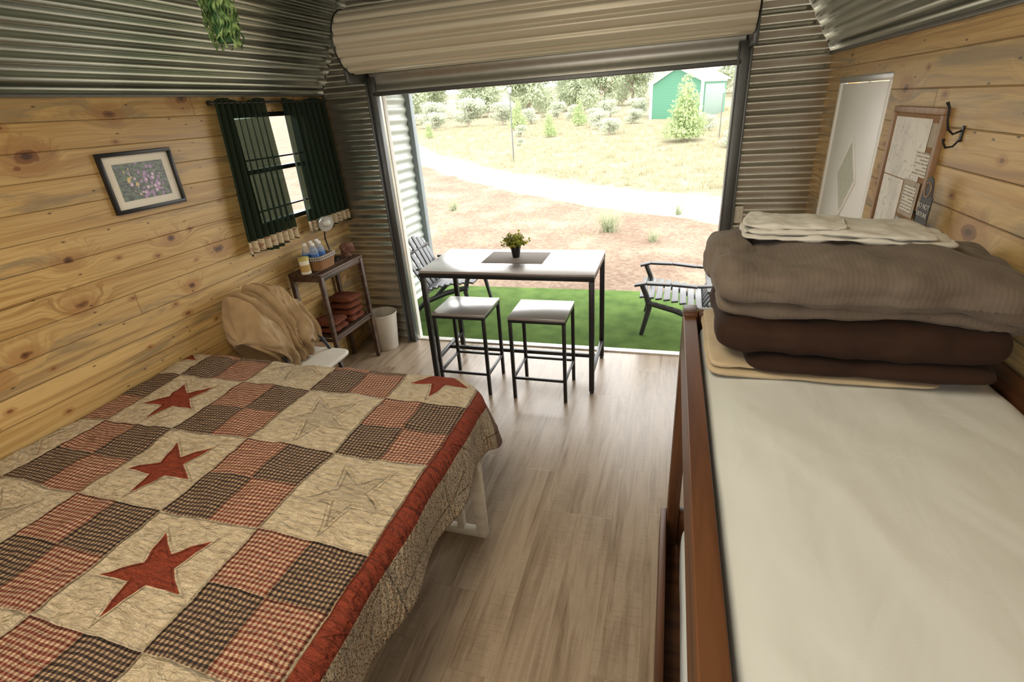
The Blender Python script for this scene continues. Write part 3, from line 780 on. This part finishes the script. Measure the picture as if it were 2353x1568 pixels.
b=B(); b.lathe([(.0385,.102),(.0385,.122),(.034,.125),(.001,.125)],seg=28); b.done('lid',plain('yellow_plastic',(.5,.42,.12),.4),cn)
b=B(); b.lathe([(.0375,.02),(.0375,.07)],seg=28); b.done('canister_label',plain('ochre_label',(.45,.30,.1),.5),cn)
lp=thing('desk_lamp','small desk lamp with round silver head and dark base on stand','lamp',(-2.60,3.46+dY,SO))
b=B(); b.lathe([(.001,0),(.055,0),(.055,.012),(.04,.02),(.001,.022)],seg=28); b.done('base',M_black,lp)
b=B(); b.tube([(0,0,.02),(-.02,0,.09),(-.035,0,.17),(-.015,-.01,.25),(.0,-.012,.29)],.006,8); b.done('pole',M_black,lp)
M_sil=plain('brushed_silver',(.6,.6,.58),.25,.8)
b=B(); b.lathe([(.062,-.03),(.064,-.022),(.05,.01),(.022,.03),(.001,.034)],seg=28)
bmesh.ops.rotate(b.bm,verts=b.bm.verts,cent=(0,0,0),matrix=Matrix.Rotation(math.radians(-75),3,Vector((.5,1,0)).normalized())); bmesh.ops.translate(b.bm,verts=b.bm.verts,vec=(.0,-.012,.30))
b.done('lamp_shade',M_sil,lp)
b=B(); b.soft((.02,-.02,.298),(.075,.075,.06),n=2,cuts=8); b.done('bulb',plain('frosted_bulb',(.6,.6,.56),.3),lp)
b=B(); b.soft((-2.51,3.51,SO+.05),(.10,.08,.10),n=2.2,cuts=18,amp=.03,freq=20,seed=31); b.done('cloth_bundle',fabric('brown_cloth',(.13,.06,.045),(.22,.12,.09),60,.5,sheen=0.),origin=(-2.51,3.51,SO),label='crumpled brown cloth bundle on stand',cat='cloth')
b=B()
b.lathe([(.001,.0),(.098,.0),(.102,.006),(.132,.33),(.138,.335),(.138,.35),(.131,.35),(.127,.335),(.098,.012),(.001,.012)],seg=72,wob=lambda a,z:.012*math.cos(24*a) if .02<z<.32 else 0)
wb=b.done('waste_bin',plain('offwhite_plastic',(.52,.48,.41),.45)); wb.location=(-2.45,3.735,.001); meta(wb,'off-white ribbed plastic waste bin on floor by stand','waste bin')

# ------------------------------------------------------------------ folding chair with comforter
fc_=thing('folding_chair','white folding chair with dark metal legs beside bed','chair',(-2.37,2.58,0))
b=B(); b.soft((0.03,0,.445),(.42,.42,.03),n=7,cuts=12); b.done('seat',M_white,fc_)
M_navy=plain('dark_blue_grey_metal',(.04,.045,.06),.35,.5)
for sy in (-1,1):
    b=B(); b.tube([(.24,sy*.19,0.01),(.1,sy*.19,.40),(-.14,sy*.19,.82)],.012,10); b.done('leg',M_navy,fc_)
    b=B(); b.tube([(-.20,sy*.165,0.01),(.02,sy*.165,.43)],.012,10); b.done('leg',M_navy,fc_)
b=B(); b.soft((-.125,0,.74),(.03,.38,.22),n=6,cuts=10); b.done('backrest',M_white,fc_)
b=B()
prof2=[(-2.39,.47),(-2.335,.53),(-2.335,.64),(-2.375,.79),(-2.42,.91),(-2.475,.985),(-2.56,1.01),(-2.64,.98),(-2.69,.89),(-2.70,.75),(-2.69,.62),(-2.665,.52),(-2.60,.475),(-2.50,.46)]
NP=len(prof2)
def pint(v):
    f=(v%1.)*NP; i=int(f); w=f-i
    P=[Vector(prof2[(i+k-1)%NP]) for k in range(4)]
    return .5*((2*P[1])+(-P[0]+P[2])*w+(2*P[0]-5*P[1]+4*P[2]-P[3])*w*w+(-P[0]+3*P[1]-3*P[2]+P[3])*w**3)
PC=Vector((-2.54,.72))
def drape(u,v):
    p=pint(v); s_=(u-.5)*2
    sh=(1-abs(s_)**6)**.45 if abs(s_)<1 else 0
    zf=(p.y-.46)/.52
    wid=.205+.06*math.sin(pi*min(1,max(0,zf)))+.03*(1-zf)
    y=2.525+s_*wid+.06*(1-zf)-.05*zf
    d=p-PC
    warp=.45*mnoise.noise(Vector((s_*1.6,zf*1.8,3)))+.16*math.sin(2.6*zf+1)*s_
    t1=mnoise.noise(Vector(((s_+warp)*3.4,zf*.8,1.5+.3*v)))
    t2=mnoise.noise(Vector(((s_+warp*1.6)*8.5,zf*1.6,6.)))
    t3=mnoise.noise(Vector((s_*10,zf*9,2.)))
    rid=1-abs(t1)*2.8; rid2=1-abs(t2)*2.4
    k=sh*(.90+.16*rid+.075*rid2+.035*t3)
    q_=PC+d*max(0.0,k)
    q_.x=max(q_.x,XL+.012)
    zz=max(q_.y,.468)
    return (q_.x,y+.02*mnoise.noise(Vector((zf*4,v*6,s_))),zz)
b.grid(drape,140,160)
bmesh.ops.remove_doubles(b.bm,verts=b.bm.verts,dist=1e-5)
b.done('tan_comforter',M_tan,origin=(-2.52,2.54,.46),label='puffy tan comforter draped over folding chair back',cat='comforter',ang=120)

# ------------------------------------------------------------------ hanging planter
hp=thing('hanging_planter','green trailing leafy strands hanging from ceiling','hanging plant',(-1.585,1.76,2.225))
M_gl=leafm('green_strand',(.02,.075,.02),(.26,.38,.15))
b=B()
for k in range(48):
    a=2*pi*k/48; r=.036+.014*(k%3)/2; V=[];F=[]
    for j in range(60):
        z=.0+.0108*j+.012*(k%5); rr=r+.007*math.sin(j*1.1+k*2.1); aa=a+.16*math.sin(j*.7+k)
        w=.0026+.002*math.sin(j*1.6+k)
        V+=[(rr*math.cos(aa-w/rr),rr*math.sin(aa-w/rr),z),(rr*math.cos(aa+w/rr)*1.1,rr*math.sin(aa+w/rr)*1.1,z)]
    for j in range(59): F.append((2*j,2*j+1,2*j+3,2*j+2))
    b.raw(V,F)
b.done('foliage',M_gl,hp)
b=B(); b.cyl((0,0,.02),(0,0,.60),.030,.036); b.lathe([(.03,.58),(.06,.60),(.065,.66),(.055,.67)],seg=24);b.done('inner_pot',plain('dark_green_plastic',(.03,.10,.04),.3),hp)
b=B(); b.cyl((0,0,.64),(0,0,.72),.002,seg=6); b.done('hanging_wire',M_black,hp)

# ------------------------------------------------------------------ porch
b=B(); b.bb(XL-.12,XR+.3,YB+.03,5.50,-.25,-.012,bev=.004); b.done('porch_slab',plain('concrete',(.3,.28,.25),.8),kind='structure',label='concrete porch slab')
b=B(); b.bb(XL-.005,XR+.28,YB+.08,5.49,-.012,.004,bev=.002)
t=T('artificial_turf',rough=.95,spec=.1); p=t.pos(); n=t.noise(p,220,3,.7); n2=t.noise(p,5,3); t.base(t.mix((n*.7+n2*.3).sm(.38,.62),(.050,.100,.020),(.145,.235,.058))); t.bump(n,1.,.01)
b.done('turf_mat',t.mat,origin=(-.9,4.7,-.012),label='bright green artificial turf on porch',cat='artificial turf')
b=B()
b.grid(lambda u,v:(XL-.04+.010*math.cos(2*pi*v*24),YB+.09+(5.42-YB-.09)*u,-.01+2.32*v),2,24*8)
b.done('wall_porch',galv('light_siding',(.40,.44,.41),(.49,.53,.49),.4,.1),kind='structure',label='pale grey ribbed metal porch side wall',ang=80)
b=B(); b.bb(XL-.07,XL+.02,5.41,5.49,-.01,2.31); b.done('trim_7',plain('slate_trim',(.20,.235,.25),.5),kind='structure',label='slate grey corner trim post')
b=B(); b.bb(XL-.2,XR+.4,YB+.03,5.55,2.33,2.40); b.done('porch_roof',M_white,kind='structure',label='porch roof panel')
M_pat=plain('charcoal_resin',(.022,.021,.023),.45); M_pats=plain('charcoal_lit_slats',(.05,.052,.06),.35)  # slat copy paler and bluer: daylight on the slats put into the colour
pc=thing('patio_chair','charcoal slatted lounge chair with curved arms on turf beside porch wall','chair',(-2.20,4.80,.005),group='patio chairs')
W=.29
for sy in (-1,1):
    b=B(); y=sy*W
    b.tube([(.33,y,.0),(.30,y,.14),(.27,y,.28),(.30,y,.40),(.34,y,.50)],[.020,.022,.024,.024,.022],8); b.done('front_leg',M_pat,pc)
    b=B(); b.tube([(.30,y,.33),(.05,y,.26),(-.20,y,.15),(-.36,y,.0)],[.024,.028,.026,.020],8); b.done('rear_leg',M_pat,pc)
    b=B(); pts=[(.40,y+sy*.01,.50),(.30,y+sy*.02,.525),(.1,y+sy*.02,.52),(-.12,y+sy*.005,.50),(-.26,y-sy*.03,.50)]
    for p_,q_,w_ in zip(pts[:-1],pts[1:],(.07,.075,.065,.05)): b.beam(p_,q_,w_,.022,bev=.008)
    b.done('arm',M_pat,pc)
b=B()
for i in range(8):
    x=.33-i*.068; z=.375-.10*(.33-x)-.25*max(0,.15-x)**1.5; b.box((x,0,z),(.058,2*W-.02,.02),bev=.006,rot=(0,.14,0))
b.done('seat',M_pats,pc)
b=B()
for i in range(6):
    y=-.22+i*.088; b.beam((-.16,y,.24),(-.42,y*1.12,.78-.02*abs(i-2.5)**1.5),.07,.018,bev=.006,up=(1,0,.3))
b.done('backrest',M_pats,pc)
b=B(); b.beam((-.225,-.28,.44),(-.225,.28,.44),.05,.022); b.beam((-.37,-.27,.64),(-.37,.27,.64),.05,.022); b.done('back_rail',M_pat,pc)
dup(pc,(.17,4.60,.005),pi-.02,label='charcoal slatted lounge chair with curved arms at turf edge',scale=(1,1,.95))

# ------------------------------------------------------------------ outdoors
def gz(x,y):
    base=-.25 if y<6 else -.25+.046*(y-6)
    return base+.05*mnoise.noise(Vector((x*.25,y*.25,0)))+ (.3*mnoise.noise(Vector((x*.05,y*.05,2))) if y>15 else 0)*min(1,(y-15)/15 if y>15 else 0)
b=B(); b.grid(lambda u,v:((u-.5)*160,-20+180*v,gz((u-.5)*160,-20+180*v)),160,180)
t=T('desert_ground',rough=1.,spec=.05); x,y,z=t.sep(t.pos())
pcn=10.87-.543*x+.04*x*x; w=t.noise(t.pos(),.6,3)
dist=(y-pcn)+(w-.5)*.8
pathm=(dist/1.0).abs().sm(.7,1.15,1,0)
fine=t.noise(t.pos(),14,5,.7); med=t.noise(t.pos(),1.2,4,.6)
dirt=t.mix((fine*.6+med*.4).sm(.38,.62),(.135,.094,.069),(.212,.162,.123))
mead=t.mix((fine*.5+med*.5).sm(.4,.6),(.16,.142,.092),(.245,.222,.152))
far=dist.sm(-.6,.6)
c=t.mix(far,t.mix(med.sm(.55,.7,0,.55),dirt,mead),mead); c=t.mix(pathm*.9,c,(.38,.37,.35))
t.base(c); t.bump(fine,.6,.04)
b.done('ground',t.mat,kind='structure',label='dry sandy ground with pale dirt path')

rg=random.Random(11)
def leaves(blobs,n,size,elong=1.):
    V=[];F=[]; tot=sum(r[0]*r[1]*r[2] for c,r in blobs)**1.
    for c,r in blobs:
        k=int(n*(r[0]*r[1]*r[2])/tot)
        for _ in range(k):
            d=Vector((rg.gauss(0,1),rg.gauss(0,1),rg.gauss(0,1))).normalized(); q=rg.uniform(.45,1.05)
            p=Vector((c[0]+d.x*r[0]*q,c[1]+d.y*r[1]*q,c[2]+d.z*r[2]*q))
            if p.z<.02: p.z=.02+rg.random()*.1
            a=Vector((rg.gauss(0,1),rg.gauss(0,1),rg.gauss(0,1)+.4)).normalized()*size*rg.uniform(.6,1.4)*elong; e=a.cross(d).normalized()*size*.45
            n0=len(V); V+=[p-a,p+e,p+a,p-e]; F.append((n0,n0+1,n0+2,n0+3))
    return V,F
M_jun=leaft('hazed_juniper_green',(.35,.40,.27),(.50,.54,.39),.5); M_sage=leaft('hazed_sage_green',(.38,.41,.31),(.50,.53,.42),.5); M_pin=leaft('hazed_pine_green',(.28,.36,.17),(.44,.51,.28),.5)  # leaf greens paled: outdoor haze put into the colour
M_bark=plain('bark',(.24,.19,.15),.9)
def mk_tree(name,label,mat,h,w,n,size,kind='round',seed=0):
    global rg; rg=random.Random(seed)
    o=thing(name,label,'tree' if 'tree' in name else 'bush',(0,0,0))
    blobs=[]
    if kind=='round':
        for i in range(13): 
            a=rg.random()*2*pi; q=rg.random()**.5*w*.32; blobs.append(((q*math.cos(a),q*math.sin(a),h*rg.uniform(.2,.80)),(w*rg.uniform(.16,.28),w*rg.uniform(.16,.28),h*rg.uniform(.14,.24))))
    else:
        for i in range(9):
            f=i/8; blobs.append(((rg.uniform(-.06,.06)*w,rg.uniform(-.06,.06)*w,h*(.14+.78*f)),(w*(.5-.42*f),w*(.5-.42*f),h*.10)))
    b=B(); b.raw(*leaves(blobs,n,size)); b.done('foliage',mat,o)
    b=B(); b.tube([(0,0,0),(.03*h*.2,0,h*.3),(0,.02,h*.75)],[w*.035,w*.025,w*.008],7)
    for i in range(5):
        a=i*1.3; b.tube([(0,0,h*(.2+.08*i)),(w*.3*math.cos(a),w*.3*math.sin(a),h*(.42+.08*i))],[w*.015,w*.005],5)
    b.done('trunk',M_bark,o); return o
def put(o,first,x,y,s,lab=None):
    rz=rg.random()*6; loc=(x,y,gz(x,y)-.03)
    if first: o.location=loc; o.rotation_euler=(0,0,rz); o.scale=(s,s,s); 
    else: c=dup(o,loc,rz,scale=(s,s,s)); 
A=mk_tree('juniper_tree','broad juniper tree with haze-paled green leaves on dry meadow',M_jun,5.2,4.2,9500,.11,'round',1)
Bt=mk_tree('juniper_tree','broad juniper tree with haze-paled green leaves on dry meadow',M_jun,4.6,4.0,8500,.11,'round',2)
for o in (A,Bt): o['group']='junipers beyond the meadow'
r2=random.Random(5); first={0:True,1:True}
row=[(-25,45),(-20.5,45),(-16,44),(-11.6,45),(-7.4,45),(-3.2,45.5),(1.2,46),(5.5,46),(9.8,47),(-23,51),(-18,51.5),(-13.3,51),(-8.8,51.5),(-4.3,52),(.3,52),(5,52),(9.6,53),(14.5,50),(-30,47),(-10,38.5),(-19.5,38),(-4.9,39)]
for i,(x,y) in enumerate(row):
    k=i%2; put((A,Bt)[k],first[k],x,y,r2.uniform(.85,1.08)*(1.1 if y>50 else 1)); first[k]=False
S=mk_tree('sagebrush','low grey-green sagebrush on dry meadow',M_sage,1.0,1.3,1800,.05,'round',3); S['category']='bush'; S['group']='sagebrush on the meadow'
sage=((-12.4,32.5,1.9),(-15.2,33,1.8),(-10.0,32,1.5),(-13.6,30,1.2),(-8.1,31.5,1.0),(-5.6,32,1.0),(-3.3,26,.9),(-2.6,23.6,.8),(-1.9,27.5,.8),(1.4,23.5,.7),(2.6,21,.8),(-3.6,33,1.1),(-2.0,31,1.1),(-7.2,35,1.2),(-18.6,34,1.5),(3.4,26,.9),(1.9,18.6,.7),(-6.0,21.5,.35),(-10.8,17,.5),(-4.2,30,.8),(-6.8,24.5,.6))
f=True
for x,y,s in sage:
    put(S,f,x,y,s); f=False
con=((-5.3,23.8,.95),(-4.65,28,1.15),(-7.8,27.6,1.3),(-12.2,26,.7))
P=mk_tree('small_conifer','young rounded green conifer on dry meadow',M_pin,1.3,.9,1500,.04,'cone',4); P['category']='tree'; P['group']='young conifers on the meadow'
f=True
for x,y,s in con:
    put(P,f,x,y,s); f=False
pt=mk_tree('pine_tree','young airy pine tree standing before green shed',M_pin,2.4,1.75,3600,.06,'cone',6); put(pt,True,.42,20.6,1.)
M_weed=leaft('weed_green',(.25,.28,.17),(.37,.40,.27),.4)
def weed(x,y,h,n,lab):
    b=B(); r=random.Random(int(x*10)+5); V=[];F=[]
    for i in range(n):
        a=r.random()*2*pi; e=r.uniform(.6,1.4); L=h*r.uniform(.5,1.1); p=Vector((r.gauss(0,.1)*h,r.gauss(0,.1)*h,0)); d=Vector((math.cos(a)*math.cos(e),math.sin(a)*math.cos(e),math.sin(e)))
        s_=d.cross(Vector((0,0,1))).normalized()*.006
        n0=len(V); V+=[p-s_,p+s_,p+d*L]; F.append((n0,n0+1,n0+2))
        for k in range(4):
            q_=p+d*L*(.4+.15*k); n0=len(V); w_=Vector((r.gauss(0,1),r.gauss(0,1),r.gauss(0,1))).normalized()*.03; V+=[q_,q_+w_+s_,q_+w_*1.5]; F.append((n0,n0+1,n0+2))
    b.raw(V,F); o=b.done('weed_clump',M_weed,origin=None,label=lab,cat='weed',group='weeds in the dirt'); o.location=(x,y,gz(x,y))
for a in ((-.96,8.9,.6,150),(-.2,8.3,.3,50),(-4.6,10.6,.35,70),(.2,10,.35,60)): weed(*a,'sparse grey-green weed clump in bare dirt')
V=[];F=[]; r=random.Random(9)
obst=[(a,b_,.8*s) for a,b_,s in sage]+[(a,b_,.6*s) for a,b_,s in con]+[(.42,20.6,1.1)]
for i in range(17000):
    x=r.uniform(-20,7); y=12+22*r.random()**1.3
    if y<10.87-.543*x+.04*x*x+1.3: 
        if r.random()<.93: continue
        y=r.uniform(6.3,10)
    if -2<x<2.6 and y>26.5: continue
    if any((x-a)**2+(y-b_)**2<q_*q_ for a,b_,q_ in obst): continue
    z=gz(x,y)
    for k in range(4):
        h=r.uniform(.06,.22); dx,dy=r.gauss(0,.05),r.gauss(0,.05); ox,oy=r.gauss(0,.06),r.gauss(0,.06); a=r.random()*pi; wx,wy=.012*math.cos(a),.012*math.sin(a)
        n0=len(V); V+=[(x+ox-wx,y+oy-wy,z-.02),(x+ox+wx,y+oy+wy,z-.02),(x+ox+dx,y+oy+dy,z+h)]; F.append((n0,n0+1,n0+2))
b=B(); b.raw(V,F); b.done('dry_grass',leaft('straw_grass',(.26,.24,.155),(.375,.35,.24),.4),kind='stuff',label='dry straw-coloured grass across the meadow',cat='grass')
sh_=thing('garden_shed','green metal shed with white trim and white roof','shed',(.05,28.5,.62),rotz=math.radians(-25))
t=T('green_ribbed_siding',rough=.6); x,y,z=t.sep(t.obj()); rr=(z*9.).frac(); t.base(t.mix((rr-.5).abs().sm(.38,.5,0,.6),(.05,.165,.10),(.03,.095,.058))); M_gs=t.mat
w,dp,eh,ah=2.6,3.0,1.95,2.6
b=B(); b.prism([(-w/2,0),(w/2,0),(w/2,eh),(0,ah),(-w/2,eh)],dp,M=Matrix(((1,0,0,0),(0,0,1,0),(0,1,0,0),(0,0,0,1)))); b.done('shed_wall',M_gs,sh_)
for x in (-w/2,w/2):
    b=B(); b.box((x,-.01,eh/2),(.12,.06,eh)); b.done('corner_trim',M_white,sh_)
for s_ in (-1,1):
    b=B(); b.beam((s_*(w/2+.12),-.03,eh-.05),(0,-.03,ah+.02),.06,.16); b.done('gable_trim',M_white,sh_)
b=B(); b.box((w/2+.01,dp/2,eh-.04),(.05,dp,.12)); b.done('eave_trim',M_white,sh_)
for s_ in (-1,1):
    b=B(); b.beam((s_*(w/4+.07),-.2,(eh+ah)/2+.03),(s_*(w/4+.07),dp+.15,(eh+ah)/2+.03),math.hypot(w/2+.16,ah-eh)+.02,.05,up=(s_*(ah-eh)/(w/2),0,1))
    b.done('roof_panel',M_white,sh_)
b=B(); b.bb(w/2-.01,w/2+.03,.3,dp-.3,.0,eh-.2); b.done('shed_side_panel',plain('pale_green_side',(.13,.185,.155),.5),sh_)
po=thing('path_light_pole','thin dark metal path light pole on meadow','pole',(-5.07,17.2,gz(-5.07,17.2)-.02),group='path light poles')
b=B(); b.cyl((0,0,0),(0,0,2.15),.022,.018,seg=10); b.done('pole',M_dkgrey,po)
b=B(); b.cyl((0,0,2.15),(0,0,2.28),.05,.06,seg=12); b.cyl((0,0,2.28),(0,0,2.32),.09,.02,seg=12); b.done('lamp_head',M_white,po)
dup(po,(1.62,20.8,gz(1.62,20.8)-.02),scale=(.7,.7,.7))

# ------------------------------------------------------------------ world + lights
wd=bpy.data.worlds.new('overcast_sky'); bpy.context.scene.world=wd; wd.use_nodes=True
bg=wd.node_tree.nodes['Background']; bg.inputs[0].default_value=(.985,.98,.96,1); bg.inputs[1].default_value=6.6
def area(name,loc,rot,size,sy,e,col,portal=False):
    l=bpy.data.lights.new(name,'AREA'); l.shape='RECTANGLE'; l.size=size; l.size_y=sy; l.energy=e; l.color=col
    o=bpy.data.objects.new(name,l); COL.objects.link(o); o.location=loc; o.rotation_euler=rot
    if portal: l.cycles.is_portal=True
    return o
area('sky_portal',(-.93,YB+.1,1.06),(-pi/2,0,0),2.58,2.1,1,(1,1,1),True)
area('ceiling_fill',(-.9,.6,2.85),(0,0,0),.9,1.4,36,(1,.84,.60))  # added warm fill under the ceiling, no fixture modelled
area('rear_fill',(-.9,-1.6,1.7),(math.radians(80),0,0),2.4,1.4,47,(1,.93,.82))  # added fill from behind the camera; wall_rear has no window
s=bpy.data.lights.new('hazy_sun','SUN'); s.energy=2.4; s.angle=.5; s.color=(1,.95,.86)
so=bpy.data.objects.new('hazy_sun',s); COL.objects.link(so); so.rotation_euler=(math.radians(35),math.radians(20),0)
# ------------------------------------------------------------------ camera
cam=bpy.data.cameras.new('camera'); cam.sensor_width=36; cam.lens=17.656; cam.clip_start=.02; cam.clip_end=500
co=bpy.data.objects.new('camera',cam); COL.objects.link(co)
R=Matrix(((.9578,-.0597,.2813),(.2796,.4216,-.8626),(-.0671,.9048,.4205))).to_quaternion().normalized().to_matrix().to_4x4()
co.matrix_world=Matrix.Translation((0,0,1.96))@R
bpy.context.scene.camera=co
vs=bpy.context.scene.view_settings
vs.view_transform='Standard'; vs.look='None'; vs.exposure=.05
